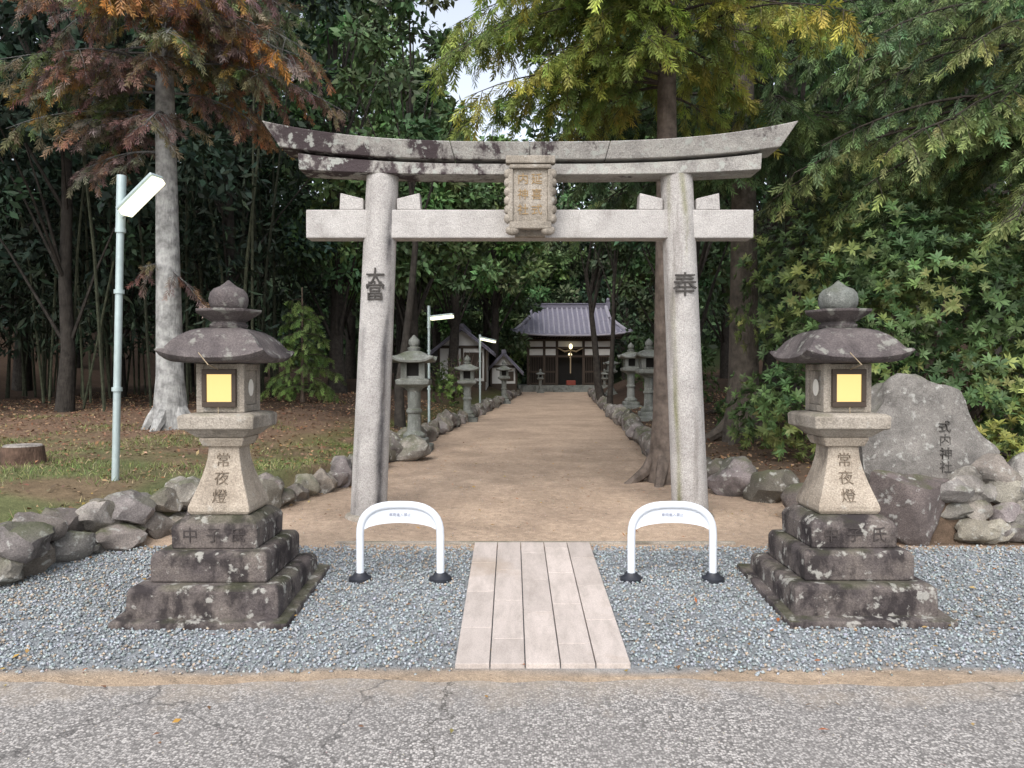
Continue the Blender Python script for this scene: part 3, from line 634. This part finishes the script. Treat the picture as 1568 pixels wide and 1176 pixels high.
def house(name, x0, x1, y0, y1, z0, zw, zr):
    e = empty(name, ((x0+x1)/2, (y0+y1)/2, z0)); xm = (x0+x1)/2
    p = P(); V = [(x0, y0, z0), (x1, y0, z0), (x1, y0, zw), (xm, y0, zr-.15), (x0, y0, zw)]; V += [(a, y1, c) for a, b2, c in V]
    p.add(V, [(0, 1, 2, 3, 4), (9, 8, 7, 6, 5), (0, 5, 6, 1), (1, 6, 7, 2), (2, 7, 8, 3), (3, 8, 9, 4), (4, 9, 5, 0)]); p.make('plaster_walls', M_plaster, e)
    p = P(); o = .4
    for s2, xe in ((-1, x0-o), (1, x1+o)):
        sl = (zr-zw)/(xm-x0); ze = zr-sl*(abs(xe-xm))
        V = [(xm, y0-.4, zr), (xm, y1+.4, zr), (xe, y1+.4, ze), (xe, y0-.4, ze)]; V += [(a, b2, c-.12) for a, b2, c in V]
        p.add(V, [(0, 1, 2, 3), (7, 6, 5, 4), (0, 4, 5, 1), (1, 5, 6, 2), (2, 6, 7, 3), (3, 7, 4, 0)])
        for y in np.arange(y0-.38, y1+.4, .25): p.tube([(xm, y, zr+.02), (xe, y, ze+.02)], .05, 5)
    p.box(xm-.12, xm+.12, y0-.45, y1+.45, zr-.03, zr+.18); p.make('tiled_roof', M_tile, e)
    p = P(); p.box(x0-.02, x1+.02, y0-.04, y0-.005, zw-.1, zw+.05); p.box(x0-.02, x1+.02, y0-.04, y0-.005, z0+.0, z0+.55)
    for x in (x0, xm, x1): p.box(x-.06, x+.06, y0-.05, y0-.003, z0+.5, zw)
    p.box(xm+.1, x1-.15, y0-.03, y0-.002, z0+.7, zw-.3); p.make('timber_trim', M_wood, e)
house('white_plaster_building', -3.7, -1.35, 38, 44, 1.0, 3.3, 4.25)
house('storage_shed', -1.2, .25, 43, 48, .8, 2.35, 3.1)
# ------------------------------------------------------------------ trees
def conifer(name, base, top, r0, barkc, limbs, cols, seed, spray=.2, roots=0, bend=0, dens=1., tw=(.35, .8), sp=.055):
    rs = np.random.default_rng(seed); e = empty(name, base)
    b = Vector(base); t_ = Vector(top); pts = []; rad = []
    n = 12
    for i in range(n+1):
        t = i/n; q = b.lerp(t_, t); q.x += bend*math.sin(t*3.1); pts.append(q); rad.append(r0*(1-.72*t)*(1+.35*math.exp(-t*40)))
    p = P(); p.tube(pts, rad, 16, barkc)
    for i in range(roots):
        a = 2*math.pi*i/roots+rs.normal()*.3; L = rad[0]*rs.uniform(1.6, 3.2); d = Vector((math.cos(a), math.sin(a), 0)); b0 = pts[0]
        q = [b0+d*rad[0]*.3+Vector((0, 0, .5)), b0+d*rad[0]*.95+Vector((0, 0, .2)), b0+d*L*.7+Vector((0, 0, .03)), b0+d*L*1.1+Vector((0, 0, -.12))]
        p.tube(q, [rad[0]*.35, rad[0]*.33, rad[0]*.22, .02], 7, barkc)
    pos = []; dirs = []; cc = []; lb = tuple(c*.4 for c in barkc)
    cols = np.array(cols)
    for (z, az, L) in limbs:
        t = (z-b.z)/(t_.z-b.z); o = b.lerp(t_, t); o.x += bend*math.sin(t*3.1); rr = max(.014, r0*(1-.72*t)*.18)
        d = Vector((math.cos(az), math.sin(az), 0)); q = []; m = 9; wob = rs.normal()*.25; rise = rs.uniform(.1, .35)
        ctone = cols[rs.integers(len(cols))]*rs.uniform(.75, 1.25)
        for i in range(m):
            u = i/(m-1); side = Vector((-d.y, d.x, 0))
            q.append(o+d*L*u+side*wob*L*u*u*.5+Vector((0, 0, L*(rise*u-.42*u*u))))
        p.tube(q, [rr*(1-.8*i/(m-1)) for i in range(m)], 6, lb)
        nt_ = int(L*6.5*dens)+2
        for j in range(nt_):
            u = .2+.8*(j+rs.random())/nt_; f = u*(m-1); i = min(int(f), m-2); s = q[i].lerp(q[i+1], f-i)
            ld = (q[i+1]-q[i]).normalized(); sg = 1 if j % 2 else -1
            side = ld.cross(Vector((0, 0, 1))).normalized()*sg
            td = (ld*rs.uniform(.3, 1.)+side*rs.uniform(.5, 1.)+Vector((0, 0, rs.uniform(-.7, .1)))).normalized(); TL = rs.uniform(*tw)*(1.15-.5*u)
            p.tube([s+td*TL*v+Vector((0, 0, -.35*TL*v*v)) for v in (0, .5, 1)], [rr*.25, rr*.18, .003], 4, lb)
            tone = ctone*.55+cols[rs.integers(len(cols))]*.45
            ns = int(TL/sp*dens)+1
            for k_ in range(ns):
                v = .1+.9*k_/ns; s3 = s+td*TL*v+Vector((0, 0, -.35*TL*v*v)); sd = td.cross(Vector((0, 0, 1))).normalized()*(1 if k_ % 2 else -1)
                dd = td*rs.uniform(.3, 1)+sd*rs.uniform(.1, 1)+Vector((0, 0, rs.uniform(-1.3, .1)))
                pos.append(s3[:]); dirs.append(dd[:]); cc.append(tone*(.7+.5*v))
    p.make('trunk_and_limbs', M_bark, e, True)
    pos = np.array(pos); dirs = np.array(dirs); cc = np.array(cc); k_ = len(pos)
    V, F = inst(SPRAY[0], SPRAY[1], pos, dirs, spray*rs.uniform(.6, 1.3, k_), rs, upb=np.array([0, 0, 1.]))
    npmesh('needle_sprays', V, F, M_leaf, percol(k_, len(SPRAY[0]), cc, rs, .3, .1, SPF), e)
    return e
def rl(rs, n, z0, z1, L0, L1, az=(0, 2*math.pi)): return [(rs.uniform(z0, z1), rs.uniform(*az), rs.uniform(L0, L1)) for _ in range(n)]
rs = np.random.default_rng(21); pi = math.pi
redc = [(.21, .11, .09), (.23, .13, .105), (.24, .20, .19), (.14, .19, .07), (.26, .18, .165), (.42, .2, .05), (.12, .17, .06)]
conifer('conifer_tree', (-5.5, 12.1, h(-5.5, 12.1)-.05), (-5.62, 12.1, 12), .22, (.33, .33, .32), rl(rs, 24, 6.4, 9.5, 1.3, 2.5)+rl(rs, 26, 5.9, 8.5, 1.4, 2.9, (-1.6, .8))+rl(rs, 12, 5.9, 8, 1.2, 2.4, (2.5, 4.4))+[(3.6, -.6, .35), (3.7, 3.6, .35), (5.5, 3.4, 1.1)], redc, 31, .2, 6, .0, .8)
yg = [(.30, .35, .08), (.26, .32, .07), (.17, .24, .06), (.11, .17, .05), (.42, .38, .08), (.2, .27, .065)]
conifer('conifer_tree', (1.95, 9.5, h(1.95, 9.5)-.05), (1.9, 9.6, 11), .18, (.15, .12, .10), rl(rs, 22, 5.4, 8, 1.2, 2.7)+rl(rs, 26, 5.6, 7.8, 1.6, 2.9, (2.6, 4.9)), yg, 32, .21, 7, .03, .9)
dg = [(.08, .135, .055), (.11, .17, .06), (.085, .15, .07), (.16, .21, .08), (.06, .105, .045)]
conifer('conifer_tree', (3.7, 12, h(3.7, 12)-.05), (3.6, 12.2, 13), .25, (.10, .085, .07), rl(rs, 36, 4.8, 8.5, 1.6, 3.5), dg, 33, .23, 7, .05, .8)
lg = [(.15, .25, .12), (.19, .28, .11), (.11, .18, .085), (.23, .29, .11), (.27, .29, .10)]
conifer('conifer_tree', (7.3, 9.6, h(7.3, 9.6)-.05), (7.2, 9.6, 11), .25, (.12, .1, .08), rl(rs, 42, 4.4, 7.6, 1.8, 3.8, (1.9, 4.6)), lg, 34, .2, 5, .0, .85)
yz = h(-5.5, 19)
conifer('young_conifer', (-5.3, 19, yz), (-5.3, 19, yz+2.9), .05, (.12, .09, .07), [(yz+.25+2.4*i/34, i*2.4, 1.0*(1-.85*i/34)+.1) for i in range(34)], [(.15, .24, .07), (.19, .28, .08)], 35, .22, 0, 0, .7, (.2, .4), .07)
def broadleaf(name, x, y, ht, r, zb, col, seed, nc=55, nl=130, ls=.24, tr=.2, lean=0, mat=M_dleaf, barkc=(.04, .035, .03)):
    rs = np.random.default_rng(seed); z = h(x, y)-.1; e = empty(name, (x, y, z)); p = P()
    n = 9; pts = [Vector((x+lean*math.sin(i/n*2.2)+rs.normal()*.04, y+rs.normal()*.05, z+(ht*.92)*i/n)) for i in range(n+1)]
    p.tube(pts, [tr*(1-.85*i/n)*(1.3 if i == 0 else 1) for i in range(n+1)], 10, barkc)
    C = []; PV = []; PD = []; col = np.array(col, float)
    for i in range(nc):
        t = rs.random()**.8; zz = zb+(ht-zb)*t; prof = r*math.sin(math.pi*min(1, (.18+.82*t)))**.6 if t < .98 else r*.3
        a = rs.uniform(0, 2*pi); q = prof*math.sqrt(rs.uniform(.08, 1)); cx = pts[min(n, int(((zz)/ht)*.8*n))].x
        c = Vector((cx+q*math.cos(a), y+q*math.sin(a), z+zz))
        if i % 3 == 0: s = pts[max(1, min(n-1, int((zz/ht)*n*.85)-1))]; m_ = s.lerp(c, .5)+Vector((0, 0, .15)); p.tube([s, m_, c], [tr*.28, tr*.17, .012], 5, barkc)
        rc = rs.uniform(.45, 1.)*r*.36; D = rs.normal(size=(nl, 3)); D /= np.linalg.norm(D, axis=1, keepdims=True)
        P_ = D*(rs.random((nl, 1))**.45)*np.array([rc, rc, rc*.6])+np.array(c[:]); PV.append(P_); PD.append(D+rs.normal(size=(nl, 3))*.8+np.array([0, 0, -.3]))
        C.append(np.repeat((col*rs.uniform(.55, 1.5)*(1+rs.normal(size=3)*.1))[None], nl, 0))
    p.make('trunk_and_limbs', M_bark, e, True)
    PV = np.concatenate(PV); PD = np.concatenate(PD); C = np.concatenate(C); k_ = len(PV)
    V, F = inst(LEAF[0], LEAF[1], PV, PD, ls*rs.uniform(.6, 1.35, k_), rs)
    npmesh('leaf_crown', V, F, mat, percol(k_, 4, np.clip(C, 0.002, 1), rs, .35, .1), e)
    return e
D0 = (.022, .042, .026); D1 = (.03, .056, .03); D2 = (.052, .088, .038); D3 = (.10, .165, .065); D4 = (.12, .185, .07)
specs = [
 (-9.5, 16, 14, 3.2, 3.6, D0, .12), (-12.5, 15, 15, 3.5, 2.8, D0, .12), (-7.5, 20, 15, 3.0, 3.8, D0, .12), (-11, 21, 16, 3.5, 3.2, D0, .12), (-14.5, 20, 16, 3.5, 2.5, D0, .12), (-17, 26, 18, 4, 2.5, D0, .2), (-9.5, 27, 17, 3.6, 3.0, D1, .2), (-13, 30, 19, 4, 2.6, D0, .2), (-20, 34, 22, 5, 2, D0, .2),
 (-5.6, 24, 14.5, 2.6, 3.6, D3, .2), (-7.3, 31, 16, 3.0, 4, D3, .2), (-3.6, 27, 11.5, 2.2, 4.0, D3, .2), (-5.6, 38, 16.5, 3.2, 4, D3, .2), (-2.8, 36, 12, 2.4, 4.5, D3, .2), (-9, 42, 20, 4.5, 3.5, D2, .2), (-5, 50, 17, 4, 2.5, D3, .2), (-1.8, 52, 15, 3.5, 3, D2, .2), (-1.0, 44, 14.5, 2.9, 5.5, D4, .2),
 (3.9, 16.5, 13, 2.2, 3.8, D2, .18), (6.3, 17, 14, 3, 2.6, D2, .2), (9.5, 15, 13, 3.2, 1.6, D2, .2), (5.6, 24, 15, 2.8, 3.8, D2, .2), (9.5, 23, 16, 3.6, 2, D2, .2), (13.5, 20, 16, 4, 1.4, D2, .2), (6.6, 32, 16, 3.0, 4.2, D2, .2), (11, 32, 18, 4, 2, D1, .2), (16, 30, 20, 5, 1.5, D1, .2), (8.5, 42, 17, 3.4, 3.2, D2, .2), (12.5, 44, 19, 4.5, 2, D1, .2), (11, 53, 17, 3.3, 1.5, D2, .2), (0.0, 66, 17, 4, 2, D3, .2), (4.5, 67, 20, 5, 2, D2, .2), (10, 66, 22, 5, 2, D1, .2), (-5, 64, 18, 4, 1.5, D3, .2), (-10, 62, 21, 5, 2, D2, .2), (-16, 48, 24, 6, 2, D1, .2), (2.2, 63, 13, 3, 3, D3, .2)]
for i, (x, y, ht, r, zb, c, tr) in enumerate(specs):
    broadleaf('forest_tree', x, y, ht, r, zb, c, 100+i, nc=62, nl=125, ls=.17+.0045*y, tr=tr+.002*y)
broadleaf('leaning_pine_tree', 3.75, 31, 9, 1.8, 5.6, D2, 301, nc=28, nl=110, ls=.22, tr=.17, lean=-.55)
broadleaf('thin_tree', 3.4, 26, 9.5, 1.5, 5.6, D2, 303, nc=24, nl=110, ls=.2, tr=.1, lean=.2)
broadleaf('thin_tree', -2.3, 15.5, 9.5, 1.5, 5.4, D2, 302, nc=24, nl=110, ls=.18, tr=.1, lean=.25)
def shrub(name, blobs, col, seed, ls=.13, per=300, base=None):
    rs = np.random.default_rng(seed); PV = []; PD = []; C = []; b0 = base or (blobs[0][0], blobs[0][1])
    e = empty(name, (*b0, h(*b0))); p = P(); cols = np.array(col)
    for (x, y, z, rx_, rz_) in blobs:
        n = int(per*rx_*rz_); D = rs.normal(size=(n, 3)); D /= np.linalg.norm(D, axis=1, keepdims=True)
        lump = 1+.16*np.sin(D[:, 0]*5+seed)*np.sin(D[:, 2]*6+x)+.1*np.sin(D[:, 1]*9)
        rr = (rs.random(n)**.3)*lump
        PV.append(D*rr[:, None]*np.array([rx_, rx_*.9, rz_])+np.array([x, y, z])); PD.append(D+rs.normal(size=(n, 3))*.35+np.array([0, -.1, .35]))
        cl = np.sin(PV[-1][:, 0]*3.1+x)*np.sin(PV[-1][:, 2]*3.7+seed); ci = np.clip(((cl+1)/2*len(cols)+rs.normal(size=n)*.8).astype(int), 0, len(cols)-1); C.append(cols[ci])
        s = Vector((b0[0]+(x-b0[0])*.4, b0[1]+(y-b0[1])*.4, h(*b0)-.1)); c = Vector((x, y, z)); p.tube([s, s.lerp(c, .5)+Vector((.1, 0, .1)), c], [.07, .05, .015], 7, (.09, .07, .055))
    p.make('stems', M_bark, e, True)
    PV = np.concatenate(PV); PD = np.concatenate(PD); C = np.concatenate(C); k_ = len(PV)
    V, F = inst(ROS[0], ROS[1], PV, PD, ls*rs.uniform(.55, 1.3, k_), rs); npmesh('leaves', V, F, M_leaf, percol(k_, len(ROS[0]), C, rs, .35, .1), e)
    return e
G1 = [(.06, .11, .045), (.085, .145, .055), (.11, .18, .065), (.14, .205, .075), (.21, .25, .085)]
shrub('evergreen_shrub', [(4.3, 9.3, 2.2, .95, 1.0), (3.55, 9.2, 1.6, .6, .75), (5.3, 9.2, 2.9, 1.2, 1.1), (6.5, 9.2, 2.5, 1.2, 1.3), (5.6, 9, 1.7, 1.1, .8), (4.9, 9.6, 3.5, .9, .8)], G1, 41, .1, 560)
shrub('evergreen_shrub', [(6.3, 8.6, 1.5, .9, .8), (7.4, 8.8, 2.2, 1.2, 1.2), (6.8, 9.4, 3.6, 1.2, .9)], [(.13, .19, .06), (.10, .15, .055), (.19, .24, .075), (.24, .27, .085)], 42, .09, 520)
shrub('evergreen_shrub', [(4.2, 11, 3.2, 1.0, 1.2), (5.8, 11.5, 4.2, 1.4, 1.3), (7.6, 11, 4.5, 1.6, 1.4), (3.6, 10.6, 1.4, .6, .7)], [(.07, .115, .045), (.10, .15, .055), (.15, .2, .07), (.2, .24, .08)], 43, .11, 360)
shrub('low_shrub', [(5.15, 7.9, 1.15, .42, .4), (5.7, 7.7, 1.2, .4, .45)], [(.12, .17, .055), (.19, .24, .065), (.3, .31, .08)], 46, .075, 900)
shrub('undergrowth', [(-2.3, 30, 1.6, .8, .6), (-2.0, 24, 1.4, .6, .5), (-3.5, 28, 1.7, 1, .7), (-2.7, 34, 1.8, 1, .8)], [(.08, .13, .045), (.13, .19, .05)], 44, .12, 180)
shrub('undergrowth', [(4.6, 20, 1.3, .7, .5), (5.6, 24, 1.7, 1.1, .9), (6.2, 30, 1.9, 1.2, 1), (5.3, 16, 1.4, .9, .7), (4.4, 14, 1.3, .7, .5), (7, 38, 2.3, 1.6, 1.3)], [(.05, .085, .03), (.08, .13, .04)], 45, .13, 180)
rs = np.random.default_rng(9); p = P(); e = empty('bare_shrub', (-2.2, 31, h(-2.2, 31)))
for i in range(40):
    b0 = Vector((-2.2+rs.normal()*.15, 31, h(-2.2, 31))); d = Vector((rs.normal()*.45, rs.normal()*.4, 1.6*rs.uniform(.6, 1.1))); p.tube([b0, b0+d*.5+Vector((rs.normal()*.1, 0, 0)), b0+d], [.03, .018, .006], 4, (.16, .12, .1))
p.make('twigs', M_bark, e)
p = P(); rs = np.random.default_rng(17)
for i in range(110):
    x = rs.uniform(-19, -6.2); y = rs.uniform(15.5, 25)
    if x > -7.5 and y < 18: continue
    z = h(x, y)-.1; lx, ly = rs.normal()*.6, rs.normal()*.4; g = rs.uniform(.4, 1.5); r = rs.uniform(.025, .048)
    p.tube([(x, y, z), (x+lx*.3, y+ly*.3, z+3.5), (x+lx, y+ly, z+8.)], [r, r*.9, r*.6], 6, (.05*g, .056*g, .035*g))
e = empty('bamboo_grove', (-12, 18, 1)); p.make('culms', M_bark, e, True)
k = 20000; pos = np.stack([rs.uniform(-19, -6, k), rs.uniform(17, 27, k), rs.uniform(2.6, 10, k)], 1)
D = rs.normal(size=(k, 3)); D[:, 2] -= .8; V, F = inst(LEAF[0]*np.array([1, .5, 1]), LEAF[1], pos, D, rs.uniform(.2, .4, k), rs); npmesh('bamboo_leaves', V, F, M_dleaf, percol(k, 4, (.025, .042, .024), rs, .5), e)
sx, sy = -5.35, 8.2; sz = h(sx, sy); e = empty('tree_stump', (sx, sy, sz)); p = P(); p.lathe(sx, sy, [(.25, sz-.05), (.22, sz+.05), (.205, sz+.17), (.2, sz+.18)], 18, (.11, .07, .05)); p.make('bark', M_bark, e, True)
p = P(); p.lathe(sx, sy, [(.195, sz+.178), (.18, sz+.195), (.1, sz+.2)], 18, (.33, .3, .27)); p.make('cut_face', M_bark, e)
rs = np.random.default_rng(55)
cv = np.array([(-30, 28), (-30, 58), (-14, 72), (16, 74), (32, 60), (30, 24)], float); seg = np.linalg.norm(np.diff(cv, axis=0), axis=1); cum = np.r_[0, np.cumsum(seg)]
k = 70000; s = rs.uniform(0, cum[-1], k); X = np.interp(s, cum, cv[:, 0]); Y = np.interp(s, cum, cv[:, 1])
top = np.where((X > -13) & (X < 1.5) & (Y > 60), 20., 38.)+2.5*np.sin(s*.5)+1.5*np.sin(s*1.3)
Zc = rs.random(k)*top; X += rs.normal(size=k)*1.2+np.sin(Zc*.9+s)*.8; Y += rs.normal(size=k)*1.5+np.cos(Zc*.7+s*1.3)*.8
V, F = inst(LEAF[0], LEAF[1], np.stack([X, Y, Zc+.5], 1), rs.normal(size=(k, 3)), rs.uniform(.55, 1.2, k), rs)
tone = 1+.5*np.sin(s*.9+Zc*.5)*np.sin(Zc*.8-s*.3)
npmesh('distant_forest', V, F, M_dleaf, percol(k, 4, np.array([.04, .072, .03])[None]*tone[:, None], rs, .4), None)
# ------------------------------------------------------------------ world, sun, camera
w = bpy.data.worlds.new('World'); scene.world = w; w.use_nodes = True; nt = w.node_tree; nt.nodes.clear()
sky = N(nt, 'ShaderNodeTexSky', sky_type='NISHITA'); sky.sun_disc = False; el, az = math.radians(48), math.radians(195)
sky.sun_elevation = el; sky.sun_rotation = az; sky.air_density = 1; sky.dust_density = 3
hs = N(nt, 'ShaderNodeHueSaturation'); hs.inputs['Saturation'].default_value = .4; nt.links.new(sky.outputs[0], hs.inputs['Color'])
bg = N(nt, 'ShaderNodeBackground'); bg.inputs[1].default_value = .325; nt.links.new(hs.outputs[0], bg.inputs[0])
o = N(nt, 'ShaderNodeOutputWorld'); nt.links.new(bg.outputs[0], o.inputs[0])
sd = bpy.data.lights.new('sun', 'SUN'); sd.energy = 1.15; sd.angle = math.radians(50); sd.color = (1, .96, .90)
so = bpy.data.objects.new('sun', sd); scene.collection.objects.link(so)
dirv = Vector((math.sin(az)*math.cos(el), math.cos(az)*math.cos(el), math.sin(el)))
so.rotation_euler = dirv.to_track_quat('Z', 'Y').to_euler(); so.location = (0, -10, 20)
cam = bpy.data.cameras.new('camera'); co = bpy.data.objects.new('camera', cam); scene.collection.objects.link(co)
co.location = (0, 0, 2.0); co.rotation_euler = (math.radians(90-.9), 0, 0); cam.lens = 26.4; cam.sensor_width = 36; cam.clip_end = 1500; cam.clip_start = .05
scene.camera = co
scene.view_settings.view_transform = 'Standard'; scene.view_settings.look = 'None'; scene.view_settings.exposure = 0
